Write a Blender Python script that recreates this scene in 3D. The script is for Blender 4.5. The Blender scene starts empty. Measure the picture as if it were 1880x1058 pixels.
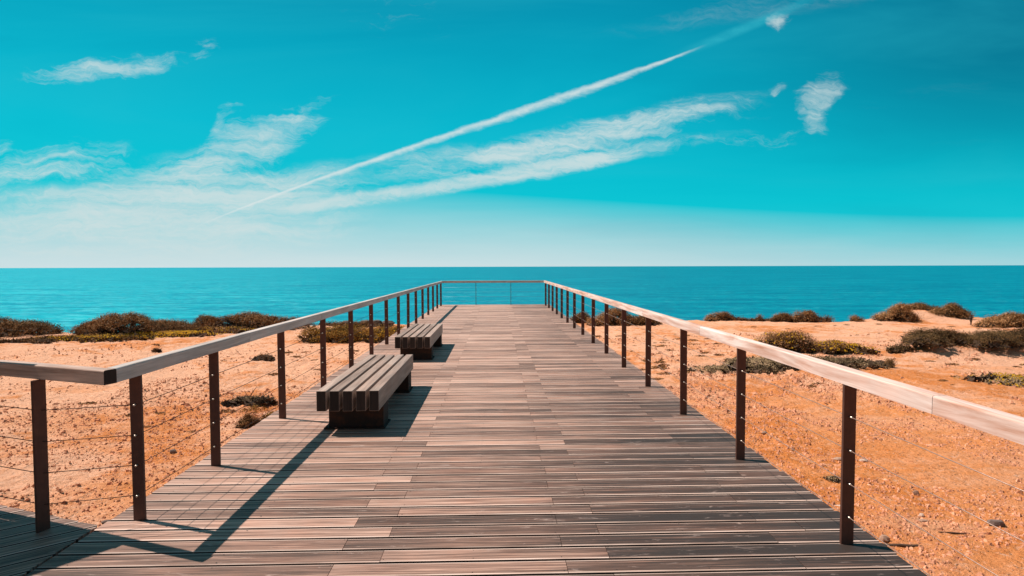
import bpy, math, random
import numpy as np
from mathutils import Vector, Matrix

scene = bpy.context.scene
COL = scene.collection
rnd = random.Random(7)

# ------------------------------------------------------------------ helpers
def tag(o, label=None, cat=None, group=None, kind=None):
    if label: o['label'] = label
    if cat: o['category'] = cat
    if group: o['group'] = group
    if kind: o['kind'] = kind
    return o

def empty(name, loc=(0, 0, 0), rz=0.0):
    o = bpy.data.objects.new(name, None)
    o.empty_display_size = 0.2
    COL.objects.link(o)
    o.location = loc
    o.rotation_euler = (0, 0, rz)
    return o

class MB:
    """collects faces (with a tone and a material slot per face) for one mesh"""
    def __init__(s):
        s.v = []; s.f = []; s.t = []; s.m = []
    def add(s, vs, fs, tone=0.5, mat=0, tones=None):
        b = len(s.v)
        s.v.extend(tuple(v) for v in vs)
        for i, f in enumerate(fs):
            s.f.append(tuple(b + k for k in f))
            s.t.append(tones[i] if tones else tone)
            s.m.append(mat if isinstance(mat, int) else mat[i])
    def box(s, c, size, tone=0.5, mat=0, bev=0.0, endmat=None):
        cx, cy, cz = c; X, Y, Z = size[0] / 2, size[1] / 2, size[2] / 2
        if bev <= 0:
            vs = [(cx + a * X, cy + b * Y, cz + d * Z) for d in (-1, 1) for b in (-1, 1) for a in (-1, 1)]
            s.add(vs, [(0, 2, 3, 1), (4, 5, 7, 6), (0, 1, 5, 4), (2, 6, 7, 3), (0, 4, 6, 2), (1, 3, 7, 5)], tone, mat)
            return
        # chamfered box: 24 corners
        vs = []; idx = {}
        for a in (-1, 1):
            for b in (-1, 1):
                for d in (-1, 1):
                    for k in range(3):
                        q = [X, Y, Z]
                        for j in range(3):
                            if j != k: q[j] -= bev
                        idx[(a, b, d, k)] = len(vs)
                        vs.append((cx + a * q[0], cy + b * q[1], cz + d * q[2]))
        fs = []
        for k in range(3):
            o = [j for j in range(3) if j != k]
            for sg in (-1, 1):
                ring = []
                for p, q in ((-1, -1), (1, -1), (1, 1), (-1, 1)):
                    t = [0, 0, 0]; t[k] = sg; t[o[0]] = p; t[o[1]] = q
                    ring.append(idx[(t[0], t[1], t[2], k)])
                fs.append(ring)
        for k in range(3):          # edges along axis k
            o = [j for j in range(3) if j != k]
            for p in (-1, 1):
                for q in (-1, 1):
                    r = []
                    for e, kk in ((-1, o[0]), (1, o[0]), (1, o[1]), (-1, o[1])):
                        t = [0, 0, 0]; t[k] = e; t[o[0]] = p; t[o[1]] = q
                        r.append(idx[(t[0], t[1], t[2], kk)])
                    fs.append(r)
        for a in (-1, 1):
            for b in (-1, 1):
                for d in (-1, 1):
                    fs.append([idx[(a, b, d, 0)], idx[(a, b, d, 1)], idx[(a, b, d, 2)]])
        cc = Vector(c); out = []
        for f in fs:                # orient outwards
            p = [Vector(vs[i]) for i in f]
            n = (p[1] - p[0]).cross(p[2] - p[0])
            if n.dot(sum(p, Vector()) / len(p) - cc) < 0: f = f[::-1]
            out.append(tuple(f))
        s.add(vs, out, tone, [endmat if (endmat is not None and k in (2, 3)) else mat for k in range(len(out))])
    def tube(s, pts, r, n=6, tone=0.5, mat=0, cap=True):
        rr = r if isinstance(r, (list, tuple)) else [r] * len(pts)
        pts = [Vector(p) for p in pts]
        vs = []; fs = []
        for i, p in enumerate(pts):
            d = (pts[min(i + 1, len(pts) - 1)] - pts[max(i - 1, 0)]).normalized()
            u = d.cross(Vector((0, 0, 1)))
            if u.length < 1e-3: u = d.cross(Vector((1, 0, 0)))
            u.normalize(); w = u.cross(d)
            for k in range(n):
                a = 2 * math.pi * k / n
                vs.append(p + (u * math.cos(a) + w * math.sin(a)) * rr[i])
        for i in range(len(pts) - 1):
            for k in range(n):
                fs.append((i * n + k, i * n + (k + 1) % n, (i + 1) * n + (k + 1) % n, (i + 1) * n + k))
        if cap:
            fs.append(tuple(range(n))[::-1]); fs.append(tuple((len(pts) - 1) * n + k for k in range(n)))
        s.add(vs, fs, tone, mat)
    def mesh(s, name, mats):
        me = bpy.data.meshes.new(name)
        me.from_pydata(s.v, [], s.f)
        if not isinstance(mats, (list, tuple)): mats = [mats]
        for m in mats: me.materials.append(m)
        a = me.attributes.new('tone', 'FLOAT', 'FACE')
        a.data.foreach_set('value', s.t)
        me.polygons.foreach_set('material_index', s.m)
        me.update()
        return me
    def build(s, name, mats, parent=None, smooth=False, loc=None, rot=None):
        me = s.mesh(name, mats)
        if smooth: me.polygons.foreach_set('use_smooth', [True] * len(me.polygons))
        o = bpy.data.objects.new(name, me)
        COL.objects.link(o)
        if parent: o.parent = parent
        if loc: o.location = loc
        if rot: o.rotation_euler = rot
        return o

def copy_part(o, parent, loc):
    c = o.copy(); COL.objects.link(c); c.parent = parent; c.location = loc
    return c

def vnoise(x, y, seed=0):
    """numpy value noise in [0,1]"""
    x = np.asarray(x, float); y = np.asarray(y, float)
    xi = np.floor(x).astype(np.int64); yi = np.floor(y).astype(np.int64)
    xf = x - xi; yf = y - yi
    u = xf * xf * (3 - 2 * xf); v = yf * yf * (3 - 2 * yf)
    def h(a, b):
        n = (a * 374761393 + b * 668265263 + seed * 1442695041) & 0x7fffffff
        n = ((n ^ (n >> 13)) * 1274126177) & 0x7fffffff
        return ((n ^ (n >> 16)) & 0xffff) / 65535.0
    return (h(xi, yi) * (1 - u) + h(xi + 1, yi) * u) * (1 - v) + (h(xi, yi + 1) * (1 - u) + h(xi + 1, yi + 1) * u) * v

# ------------------------------------------------------------------ materials
class NT:
    def __init__(s, mat_or_world):
        s.t = mat_or_world.node_tree; s.n = s.t.nodes; s.l = s.t.links
    def node(s, typ, **kw):
        n = s.n.new(typ)
        for k, v in kw.items():
            if k == 'inp':
                for a, b in v.items():
                    if isinstance(b, bpy.types.NodeSocket): s.l.new(b, n.inputs[a])
                    else: n.inputs[a].default_value = b
            else: setattr(n, k, v)
        return n
    def math(s, op, a, b=None, c=None, clamp=False):
        d = {0: a}
        if b is not None: d[1] = b
        if c is not None: d[2] = c
        n = s.node('ShaderNodeMath', operation=op, inp=d); n.use_clamp = clamp
        return n.outputs[0]
    def ss(s, v, a, b, to0=0.0, to1=1.0, smooth=True):
        n = s.node('ShaderNodeMapRange', interpolation_type='SMOOTHSTEP' if smooth else 'LINEAR')
        s.l.new(v, n.inputs['Value'])
        for k, x in (('From Min', a), ('From Max', b), ('To Min', to0), ('To Max', to1)): n.inputs[k].default_value = x
        return n.outputs[0]
    def mix(s, f, a, b, bt='MIX'):
        n = s.node('ShaderNodeMix', data_type='RGBA', blend_type=bt)
        for i, v in ((0, f), (6, a), (7, b)):
            if isinstance(v, bpy.types.NodeSocket): s.l.new(v, n.inputs[i])
            else: n.inputs[i].default_value = v if i == 0 else (tuple(v) + (1,) if len(v) == 3 else v)
        return n.outputs[2]
    def noise(s, vec, scale, detail=3, rough=0.5, dist=0.0):
        n = s.node('ShaderNodeTexNoise', inp={'Vector': vec, 'Scale': scale, 'Detail': detail, 'Roughness': rough, 'Distortion': dist})
        return n.outputs[0]
    def scale(s, vec, sc, loc=(0, 0, 0), rot=(0, 0, 0)):
        return s.node('ShaderNodeMapping', inp={'Vector': vec, 'Scale': sc, 'Location': loc, 'Rotation': rot}).outputs[0]

def new_mat(name):
    m = bpy.data.materials.new(name); m.use_nodes = True
    t = NT(m); b = m.node_tree.nodes['Principled BSDF']
    return m, t, b

def wood(name, dark, light, grain_axis=0, rough=0.75, tone_amt=1.0, fine=90, knots=True, edge=None, bump=0.0012, streak=0.6):
    """weathered timber: grain runs along grain_axis of the object; 'tone' shifts each board"""
    m, t, b = new_mat(name)
    co = t.node('ShaderNodeTexCoord').outputs['Object']
    tone = t.node('ShaderNodeAttribute', attribute_name='tone').outputs['Fac']
    off = t.node('ShaderNodeCombineXYZ', inp={0: t.math('MULTIPLY', tone, 37.0), 1: t.math('MULTIPLY', tone, 11.0), 2: 0.0}).outputs[0]
    v = t.node('ShaderNodeVectorMath', operation='ADD', inp={0: co, 1: off}).outputs[0]
    s1 = [fine, fine, fine]; s1[grain_axis] = 2.2
    s2 = [14, 14, 14]; s2[grain_axis] = 0.9
    n1 = t.noise(t.scale(v, tuple(s1)), 1.0, 4, 0.6, 0.4)
    n2 = t.noise(t.scale(v, tuple(s2)), 1.0, 5, 0.6, 1.2)
    n3 = t.noise(v, 1.6, 4, 0.6)
    f = t.math('MULTIPLY', t.math('SUBTRACT', n1, 0.5), 0.75)
    f = t.math('ADD', f, t.math('MULTIPLY', t.math('SUBTRACT', n2, 0.5), streak))
    f = t.math('ADD', f, t.math('MULTIPLY', t.math('SUBTRACT', n3, 0.5), 0.5))
    f = t.math('ADD', f, t.math('ADD', t.math('MULTIPLY', t.math('SUBTRACT', tone, 0.5), tone_amt), 0.5), clamp=True)
    col = t.mix(f, dark, light)
    if edge:
        col = t.mix(edge[3], col, edge[:3])
    # warm and cool drift of the weathered surface
    n4 = t.noise(v, 3.1, 3, 0.6)
    col = t.mix(t.ss(n4, 0.35, 0.7, 0.0, 0.35), col, t.mix(1.0, col, (1.16, 0.92, 0.82), 'MULTIPLY'))
    t.l.new(col, b.inputs['Base Color'])
    b.inputs['Roughness'].default_value = rough
    b.inputs['Specular IOR Level'].default_value = 0.3
    bp = t.node('ShaderNodeBump', inp={'Height': n1, 'Distance': bump, 'Strength': 0.8})
    t.l.new(bp.outputs[0], b.inputs['Normal'])
    return m

def deck_wood():
    m, t, b = new_mat('deck_timber')
    geo = t.node('ShaderNodeTexCoord').outputs['Object']
    tone = t.node('ShaderNodeAttribute', attribute_name='tone').outputs['Fac']
    off = t.node('ShaderNodeCombineXYZ', inp={0: t.math('MULTIPLY', tone, 53.0), 1: t.math('MULTIPLY', tone, 17.0), 2: 0.0}).outputs[0]
    v = t.node('ShaderNodeVectorMath', operation='ADD', inp={0: geo, 1: off}).outputs[0]
    n1 = t.noise(t.scale(v, (1.6, 95, 40)), 1.0, 6, 0.72, 0.25)
    n2 = t.noise(t.scale(v, (0.8, 36, 10)), 1.0, 6, 0.70, 0.5)
    n3 = t.noise(geo, 0.55, 4, 0.6)
    n5 = t.noise(t.scale(v, (5.0, 26, 10)), 1.0, 6, 0.72, 0.8)
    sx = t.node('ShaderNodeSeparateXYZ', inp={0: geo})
    # the boards near the landward end and along the right side are the darkest
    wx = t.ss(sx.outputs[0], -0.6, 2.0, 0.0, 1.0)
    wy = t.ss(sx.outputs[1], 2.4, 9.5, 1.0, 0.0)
    darken = t.math('ADD', t.math('MULTIPLY', wx, t.math('ADD', 0.22, t.math('MULTIPLY', wy, 0.30))), t.math('MULTIPLY', wy, 0.20))
    f = t.math('MULTIPLY', t.math('SUBTRACT', n1, 0.5), 1.7)
    f = t.math('ADD', f, t.math('MULTIPLY', t.math('SUBTRACT', n2, 0.5), 1.45))
    f = t.math('ADD', f, t.math('MULTIPLY', t.math('SUBTRACT', n3, 0.5), 0.5))
    f = t.math('ADD', f, t.math('ADD', t.math('MULTIPLY', t.math('SUBTRACT', tone, 0.5), 0.46), 0.725))
    f = t.math('SUBTRACT', f, darken, clamp=True)
    r = t.node('ShaderNodeValToRGB', inp={0: f})
    e = r.color_ramp.elements
    e[0].position = 0.0; e[0].color = (0.040, 0.030, 0.026, 1)
    e[1].position = 1.0; e[1].color = (0.68, 0.465, 0.370, 1)
    a = r.color_ramp.elements.new(0.35); a.color = (0.120, 0.074, 0.057, 1)
    a = r.color_ramp.elements.new(0.65); a.color = (0.345, 0.218, 0.168, 1)
    col = r.outputs[0]
    # salt-bleached scuffs
    col = t.mix(t.ss(n5, 0.58, 0.70, 0.0, 0.6), col, (0.46, 0.37, 0.33))
    col = t.mix(t.ss(t.noise(v, 2.3, 3, 0.6), 0.4, 0.75, 0.0, 0.4), col, t.mix(1.0, col, (1.16, 0.88, 0.76), 'MULTIPLY'))
    t.l.new(col, b.inputs['Base Color'])
    b.inputs['Roughness'].default_value = 0.62
    b.inputs['Specular IOR Level'].default_value = 0.35
    h = t.math('ADD', n1, t.math('MULTIPLY', n5, 0.6))
    t.l.new(t.node('ShaderNodeBump', inp={'Height': h, 'Distance': 0.0018, 'Strength': 0.9}).outputs[0], b.inputs['Normal'])
    return m

M = {}
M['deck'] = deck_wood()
M['deck_edge_lit'] = wood('deck_board_edge_lit', (0.20, 0.145, 0.12), (0.80, 0.65, 0.57), 0, 0.7, 0.5, streak=2.0)  # highlight along the board edges is painted in as lighter wood
M['joist'] = wood('joist_timber', (0.03, 0.022, 0.018), (0.09, 0.06, 0.05), 1, 0.8)
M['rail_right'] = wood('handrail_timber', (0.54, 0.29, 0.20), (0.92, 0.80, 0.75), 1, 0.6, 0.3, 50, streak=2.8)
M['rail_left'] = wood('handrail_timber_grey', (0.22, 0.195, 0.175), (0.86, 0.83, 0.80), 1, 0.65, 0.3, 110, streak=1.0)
M['rail_path'] = wood('handrail_timber_brown', (0.15, 0.085, 0.06), (0.84, 0.68, 0.59), 0, 0.65, 0.3, 80, streak=1.3)
M['bench'] = wood('bench_timber', (0.11, 0.082, 0.068), (0.52, 0.42, 0.36), 1, 0.7, 0.9, 100, streak=1.1)
M['endgrain'] = wood('end_grain', (0.014, 0.011, 0.010), (0.060, 0.046, 0.040), 2, 0.9, 0.3, 60)
M['screen'] = wood('screen_timber', (0.12, 0.09, 0.07), (0.35, 0.27, 0.22), 2, 0.8, 0.8)

def steel(name, base, rust, amount=0.5, rough=0.6):
    m, t, b = new_mat(name)
    co = t.node('ShaderNodeTexCoord').outputs['Object']
    n = t.noise(co, 14, 5, 0.65)
    n2 = t.noise(t.scale(co, (60, 60, 6)), 1.0, 3, 0.6)
    f = t.math('MULTIPLY', t.ss(n, 0.4, 0.75), amount)
    col = t.mix(f, base, rust)
    col = t.mix(t.ss(n2, 0.3, 0.7, 0.0, 0.25), col, t.mix(1.0, col, (0.6, 0.6, 0.6), 'MULTIPLY'))
    t.l.new(col, b.inputs['Base Color'])
    b.inputs['Roughness'].default_value = rough
    b.inputs['Specular IOR Level'].default_value = 0.3
    t.l.new(t.node('ShaderNodeBump', inp={'Height': n, 'Distance': 0.001, 'Strength': 0.5}).outputs[0], b.inputs['Normal'])
    return m
M['post'] = steel('brown_painted_steel', (0.105, 0.046, 0.034), (0.19, 0.078, 0.048), 0.4, 0.6)
M['corten'] = steel('rusted_steel', (0.034, 0.022, 0.018), (0.24, 0.07, 0.02), 0.25, 0.85)

def metal(name, col, rough=0.3):
    m, t, b = new_mat(name)
    b.inputs['Base Color'].default_value = col + (1,)
    b.inputs['Metallic'].default_value = 1.0
    n = t.noise(t.node('ShaderNodeTexCoord').outputs['Object'], 60, 3)
    t.l.new(t.ss(n, 0.3, 0.7, rough, rough + 0.2), b.inputs['Roughness'])
    return m
M['cable'] = metal('steel_cable', (0.50, 0.36, 0.30), 0.5)
M['cable_shaded'] = metal('shaded_cable', (0.10, 0.07, 0.06), 0.6)  # darker copy of the cable metal, shade put into the colour
M['fitting'] = metal('steel_fitting', (0.75, 0.68, 0.6), 0.3)

m, t, b = new_mat('screw_dark'); b.inputs['Base Color'].default_value = (0.035, 0.025, 0.02, 1); b.inputs['Roughness'].default_value = 0.6
M['screw'] = m

def sand_mat():
    m, t, b = new_mat('sand')
    co = t.node('ShaderNodeTexCoord').outputs['Object']
    s = t.node('ShaderNodeSeparateXYZ', inp={0: co})
    big = t.noise(co, 0.35, 4, 0.6)
    tracks = t.noise(t.scale(co, (0.30, 0.9, 1), rot=(0, 0, 0.25)), 1.0, 4, 0.55, 0.6)
    mid = t.noise(co, 2.3, 5, 0.65)
    fine = t.noise(co, 13, 6, 0.74)
    micro = t.noise(co, 85, 3, 0.6)
    orange = (0.86, 0.350, 0.130); pale = (0.93, 0.535, 0.345); rusty = (0.76, 0.265, 0.066)
    # pale trodden sand to the left and further out, redder soil to the right
    px = t.ss(s.outputs[0], -3.0, 3.5, 0.62, 0.12)
    py = t.ss(s.outputs[1], 7.0, 15.0, 0.0, 0.85)
    pf = t.math('ADD', t.math('ADD', px, py), t.math('MULTIPLY', t.math('SUBTRACT', tracks, 0.5), 3.0))
    pf = t.math('ADD', pf, t.math('MULTIPLY', t.math('SUBTRACT', mid, 0.5), 0.8), clamp=True)
    col = t.mix(pf, orange, pale)
    col = t.mix(t.ss(t.math('ADD', big, t.math('MULTIPLY', mid, 0.7)), 0.82, 1.0, 0.0, 0.85), col, rusty)
    col = t.mix(t.ss(fine, 0.54, 0.66, 0.0, 0.68), col, t.mix(1.0, col, (0.60, 0.40, 0.30), 'MULTIPLY'))
    col = t.mix(t.ss(fine, 0.46, 0.32, 0.0, 0.55), col, (0.95, 0.68, 0.53))
    vo = t.node('ShaderNodeTexVoronoi', inp={'Vector': co, 'Scale': 26.0, 'Randomness': 1.0})
    pick = t.node('ShaderNodeSeparateColor', inp={0: vo.outputs['Color']})
    peb = t.math('MULTIPLY', t.ss(vo.outputs['Distance'], 0.34, 0.20), t.ss(t.math('ADD', pick.outputs[0], t.math('MULTIPLY', t.math('SUBTRACT', mid, 0.5), 1.3)), 0.72, 0.80))
    pc = t.mix(t.ss(pick.outputs[1], 0.3, 0.6), (0.26, 0.11, 0.06), (0.88, 0.62, 0.48))
    col = t.mix(t.math('MULTIPLY', peb, 0.6), col, pc)
    col = t.mix(t.ss(micro, 0.3, 0.7, 0.0, 0.25), col, t.mix(1.0, col, (0.7, 0.62, 0.55), 'MULTIPLY'))
    t.l.new(col, b.inputs['Base Color'])
    b.inputs['Roughness'].default_value = 0.95
    b.inputs['Specular IOR Level'].default_value = 0.1
    h = t.math('ADD', t.math('MULTIPLY', mid, 2.0), t.math('MULTIPLY', fine, 0.9))
    h = t.math('ADD', h, t.math('MULTIPLY', micro, 0.16))
    h = t.math('ADD', h, t.math('MULTIPLY', peb, 0.25))
    t.l.new(t.node('ShaderNodeBump', inp={'Height': h, 'Distance': 0.075, 'Strength': 1.0}).outputs[0], b.inputs['Normal'])
    return m
M['sand'] = sand_mat()

def sea_mat():
    m, t, b = new_mat('sea_water')
    co = t.node('ShaderNodeTexCoord').outputs['Object']
    s = t.node('ShaderNodeSeparateXYZ', inp={0: co})
    wide = t.noise(t.scale(co, (0.0016, 0.009, 1)), 1.0, 4, 0.6, 0.6)
    streak = t.noise(t.scale(co, (0.012, 0.06, 1), rot=(0, 0, 0.12)), 1.0, 5, 0.62, 0.5)
    chop = t.noise(t.scale(co, (0.16, 0.42, 1), rot=(0, 0, 0.15)), 1.0, 5, 0.66, 0.4)
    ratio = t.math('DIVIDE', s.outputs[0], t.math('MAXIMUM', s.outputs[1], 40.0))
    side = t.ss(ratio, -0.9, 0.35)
    base = t.mix(side, (0.001, 0.37, 0.49), (0.001, 0.220, 0.322))  # lighter to the left, broad sun glint put into the water colour
    f = t.math('ADD', t.math('MULTIPLY', t.math('SUBTRACT', wide, 0.5), 1.0), t.math('ADD', t.math('MULTIPLY', t.math('SUBTRACT', streak, 0.5), 3.0), t.math('MULTIPLY', t.math('SUBTRACT', chop, 0.5), 5.0)))
    col = t.mix(t.math('ADD', f, 0.45, clamp=True), t.mix(1.0, base, (0.7, 0.74, 0.82), 'MULTIPLY'), t.mix(1.0, base, (1.6, 1.28, 1.18), 'MULTIPLY'))
    # small broken whitecaps and painted sun glints, denser to the left
    wc = t.noise(t.scale(co, (0.09, 0.22, 1), rot=(0, 0, 0.15)), 1.0, 6, 0.75, 0.3)
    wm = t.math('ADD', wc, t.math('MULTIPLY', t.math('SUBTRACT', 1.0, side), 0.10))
    wm = t.math('ADD', wm, t.math('MULTIPLY', t.math('SUBTRACT', streak, 0.5), 0.25))
    col = t.mix(t.ss(wm, 0.58, 0.70, 0.0, 0.55), col, (0.13, 0.62, 0.70))
    t.l.new(col, b.inputs['Base Color'])
    b.inputs['Roughness'].default_value = 0.45
    b.inputs['Specular IOR Level'].default_value = 0.025
    t.l.new(t.node('ShaderNodeBump', inp={'Height': t.math('ADD', chop, streak), 'Distance': 1.2, 'Strength': 0.5}).outputs[0], b.inputs['Normal'])
    return m
M['sea'] = sea_mat()

def foliage_mat(name, cols, rough=0.85):
    m, t, b = new_mat(name)
    tone = t.node('ShaderNodeAttribute', attribute_name='tone').outputs['Fac']
    co = t.node('ShaderNodeTexCoord').outputs['Object']
    n = t.noise(co, 3.2, 3, 0.6)
    f = t.math('ADD', tone, t.math('MULTIPLY', t.math('SUBTRACT', n, 0.5), 0.9), clamp=True)
    r = t.node('ShaderNodeValToRGB', inp={0: f})
    r.color_ramp.elements[0].color = cols[0] + (1,); r.color_ramp.elements[1].color = cols[-1] + (1,)
    for i, c in enumerate(cols[1:-1]):
        e = r.color_ramp.elements.new((i + 1) / (len(cols) - 1)); e.color = c + (1,)
    t.l.new(r.outputs[0], b.inputs['Base Color'])
    b.inputs['Roughness'].default_value = rough
    b.inputs['Specular IOR Level'].default_value = 0.15
    return m
M['olive'] = foliage_mat('olive_brown_foliage', [(0.075, 0.044, 0.016), (0.22, 0.112, 0.042), (0.44, 0.225, 0.095), (0.82, 0.50, 0.25)])
M['dark'] = foliage_mat('dark_foliage', [(0.05, 0.028, 0.011), (0.15, 0.080, 0.030), (0.32, 0.165, 0.065), (0.70, 0.40, 0.20)])
M['yellowish'] = foliage_mat('yellowish_foliage', [(0.09, 0.055, 0.02), (0.26, 0.155, 0.04), (0.52, 0.28, 0.055), (0.80, 0.42, 0.08)])
M['darkest'] = foliage_mat('very_dark_foliage', [(0.028, 0.020, 0.010), (0.07, 0.045, 0.020), (0.15, 0.088, 0.035), (0.34, 0.20, 0.09)])
M['grey'] = foliage_mat('grey_green_foliage', [(0.11, 0.072, 0.036), (0.28, 0.20, 0.11), (0.44, 0.33, 0.19), (0.70, 0.50, 0.31)])
M['dry'] = foliage_mat('dry_brown_foliage', [(0.07, 0.04, 0.02), (0.20, 0.10, 0.045), (0.36, 0.17, 0.06), (0.50, 0.28, 0.13)])
M['flower'] = foliage_mat('yellow_flowers', [(0.55, 0.24, 0.01), (0.75, 0.42, 0.015), (0.85, 0.55, 0.03)])
M['twig'] = foliage_mat('dry_twigs', [(0.05, 0.032, 0.022), (0.10, 0.065, 0.045), (0.2, 0.14, 0.1)])
def rock_mat(name, a, b_):
    m, t, b = new_mat(name)
    co = t.node('ShaderNodeTexCoord').outputs['Object']
    tone = t.node('ShaderNodeAttribute', attribute_name='tone').outputs['Fac']
    n = t.noise(co, 30, 5, 0.65)
    f = t.math('ADD', t.math('MULTIPLY', n, 0.6), t.math('MULTIPLY', tone, 0.6), clamp=True)
    t.l.new(t.mix(f, a, b_), b.inputs['Base Color']); b.inputs['Roughness'].default_value = 0.9
    t.l.new(t.node('ShaderNodeBump', inp={'Height': n, 'Distance': 0.01, 'Strength': 0.7}).outputs[0], b.inputs['Normal'])
    return m
M['rock'] = rock_mat('brown_stone', (0.16, 0.09, 0.06), (0.50, 0.33, 0.24))
M['rock_pale'] = rock_mat('pale_stone', (0.40, 0.26, 0.19), (0.78, 0.62, 0.52))
M['rock_dark'] = rock_mat('dark_stone', (0.06, 0.045, 0.04), (0.20, 0.15, 0.13))
M['pebbles'] = rock_mat('pebble_mix', (0.24, 0.085, 0.035), (0.90, 0.47, 0.29))

# ------------------------------------------------------------------ boardwalk
PITCH = 0.1430
def add_board(mb, p00, p01, p10, p11, tone, zo=0.0, wdir=None, tilt=0.0):
    """a board with long edges p00-p01 and p10-p11 (2-D points); chamfered upper edges"""
    e = 0.0100
    a0, a1, b0, b1 = (Vector(p) for p in (p00, p01, p10, p11))
    w = (b0 - a0); n = wdir if wdir else w.normalized()
    za, zb = zo - tilt, zo + tilt
    def ring(a, b):
        ia, ib = a + n * e, b - n * e
        return [(a.x, a.y, za - 0.028), (a.x, a.y, za - 0.0018), (ia.x, ia.y, za), (ib.x, ib.y, zb), (b.x, b.y, zb - 0.0018), (b.x, b.y, zb - 0.028)]
    r0, r1 = ring(a0, b0), ring(a1, b1)
    vs = r0 + r1
    fs = [(k, k + 6, (k + 1) % 6 + 6, (k + 1) % 6) for k in range(6)] + [tuple(range(6)), tuple(range(11, 5, -1))]
    mats = [2, 1, 0, 1, 2, 2, 0, 0]  # sides take the dark joist colour, painting in the shade of the gaps
    mb.add(vs, fs, tone, mats)

root = empty('boardwalk', (0, 0, 0)); tag(root, kind='structure')
mb = MB()
DX0, DX1, DY1 = -2.458, 2.215, 23.86
k0 = int((3.32 - 0.2) / PITCH)
rows = []
y = 3.32 - k0 * PITCH
r_i = -k0
while y < DY1 - 0.05:
    rows.append((y, r_i)); y += PITCH; r_i += 1
for y, ri in rows:
    # row spanning y..y+PITCH ; joints alternate between two sets, as on site
    A = (ri % 2 == 0)
    js = [-2.14, -0.88, 0.37, 1.63] if not A else [-1.89, -0.64, 0.61, 1.87]
    js = [j + rnd.uniform(-0.008, 0.008) for j in js]
    if rnd.random() < 0.85: js.pop(0)          # the short offcut at the left edge is rare
    if rnd.random() < 0.75 and A: js.pop()
    xs = [DX0 + rnd.uniform(-0.006, 0.006)] + js + [DX1 + rnd.uniform(-0.008, 0.008)]
    tones = []
    for i in range(len(xs) - 1):
        g0 = 0.0015 if i else 0; g1 = 0.0015 if i < len(xs) - 2 else 0
        x0, x1 = xs[i] + g0, xs[i + 1] - g1
        ya = y + 0.0088 + rnd.uniform(-0.0016, 0.0016); yb = y + PITCH - 0.0088 + rnd.uniform(-0.0014, 0.0014)
        add_board(mb, (x0, ya), (x1, ya), (x0, yb), (x1, yb), min(1, max(0, rnd.gauss(0.5, 0.27))), rnd.uniform(-0.0012, 0.0), Vector((0, 1)), rnd.uniform(-0.0006, 0.0006))
mb.build('decking', [M['deck'], M['deck_edge_lit'], M['joist']], root)
mb = MB()                                      # screw heads
for y, ri in rows:
    if y > 9.5: break
    for x in (-2.32, -1.52, -0.90, -0.62, -0.135, 0.35, 0.63, 1.12, 1.61, 2.08):
        for dy in (0.028, PITCH - 0.028):
            if rnd.random() < 0.35: continue
            cx, cy = x + rnd.uniform(-0.006, 0.006), y + dy + rnd.uniform(-0.004, 0.004)
            r = rnd.uniform(0.0028, 0.0042)
            mb.add([(cx + r * math.cos(a * math.pi / 3), cy + r * math.sin(a * math.pi / 3), 0.0014) for a in range(6)], [tuple(range(6))], 0.5)
o = mb.build('screws', M['screw'], root); o['kind'] = 'stuff'
mb = MB()
for x in (-2.33, -1.52, -0.76, -0.135, 0.49, 1.12, 1.75, 2.13):
    mb.box((x, 12.0, -0.115), (0.06, 23.6, 0.168), rnd.random())
for yy in np.arange(1.0, 23.9, 2.858):
    mb.box((-0.12, float(yy), -0.285), (4.3, 0.09, 0.17), rnd.random())
mb.build('joists', M['joist'], root)
mb = MB()
for yy in np.arange(1.0, 23.9, 2.858):
    for x in (-2.1, 0.0, 1.9):
        mb.box((x, float(yy), -0.85), (0.12, 0.12, 0.96), rnd.random())
mb.build('stilts', M['joist'], root)

# side path, boards laid obliquely, its gap lines end on the seam or on the path's far edge
proot = empty('side_boardwalk', (-2.473, 3.539, 0.0)); tag(proot, kind='structure')
ang = math.atan2(0.578, 0.816); proot.rotation_euler = (0, 0, ang)
D = Vector((0.816, 0.578)).normalized(); N = Vector((D.y, -D.x)); G = Vector((-2.473, 3.539))
E0 = Vector((-2.466, 3.530)); ED = Vector((-0.934, 0.357)).normalized()
def hit_edge(p):      # along D from p to the far edge line
    en = Vector((ED.y, -ED.x)); return p + D * ((E0 - p).dot(en) / D.dot(en))
def hit_seam(p):
    return p + D * ((-2.480 - p.x) / D.x)
rot = Matrix.Rotation(-ang, 2)
mb = MB()
for k in range(-24, 24):
    a, b_ = G + N * (k * PITCH + 0.0078), G + N * ((k + 1) * PITCH - 0.0078)
    hit = hit_seam if k >= 0 else hit_edge
    ea, eb = hit(a), hit(b_)
    L = 3.6
    sa, sb = ea - D * L, eb - D * L
    cuts = [0.0, 0.28 + 0.3 * (k % 2), 1.0] if k % 3 else [0.0, 1.0]
    for i in range(len(cuts) - 1):
        q = lambda s_, e_, c: rot @ (s_ + (e_ - s_) * c - G)
        c0, c1 = cuts[i], cuts[i + 1] - (0.0008 if i < len(cuts) - 2 else 0)
        p00, p01, p10, p11 = q(sa, ea, c0), q(sa, ea, c1), q(sb, eb, c0), q(sb, eb, c1)
        add_board(mb, p10, p11, p00, p01, rnd.uniform(0.1, 0.6), rnd.uniform(-0.0015, 0), Vector((0, 1)))
mb.build('decking', [M['deck'], M['deck_edge_lit'], M['joist']], proot)
mb = MB()
for s_ in (0.35, 1.1, 1.9, 2.7):
    mb.box((-s_ - 0.3, 0.0, -0.12), (0.06, 3.2 - 0.5 * s_, 0.17), 0.4)
mb.build('joists', M['joist'], proot)

# ------------------------------------------------------------------ railings
CZ = (0.160, 0.353, 0.545, 0.738)
RZ0, RZ1, RW = 0.925, 1.010, 0.075

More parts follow.
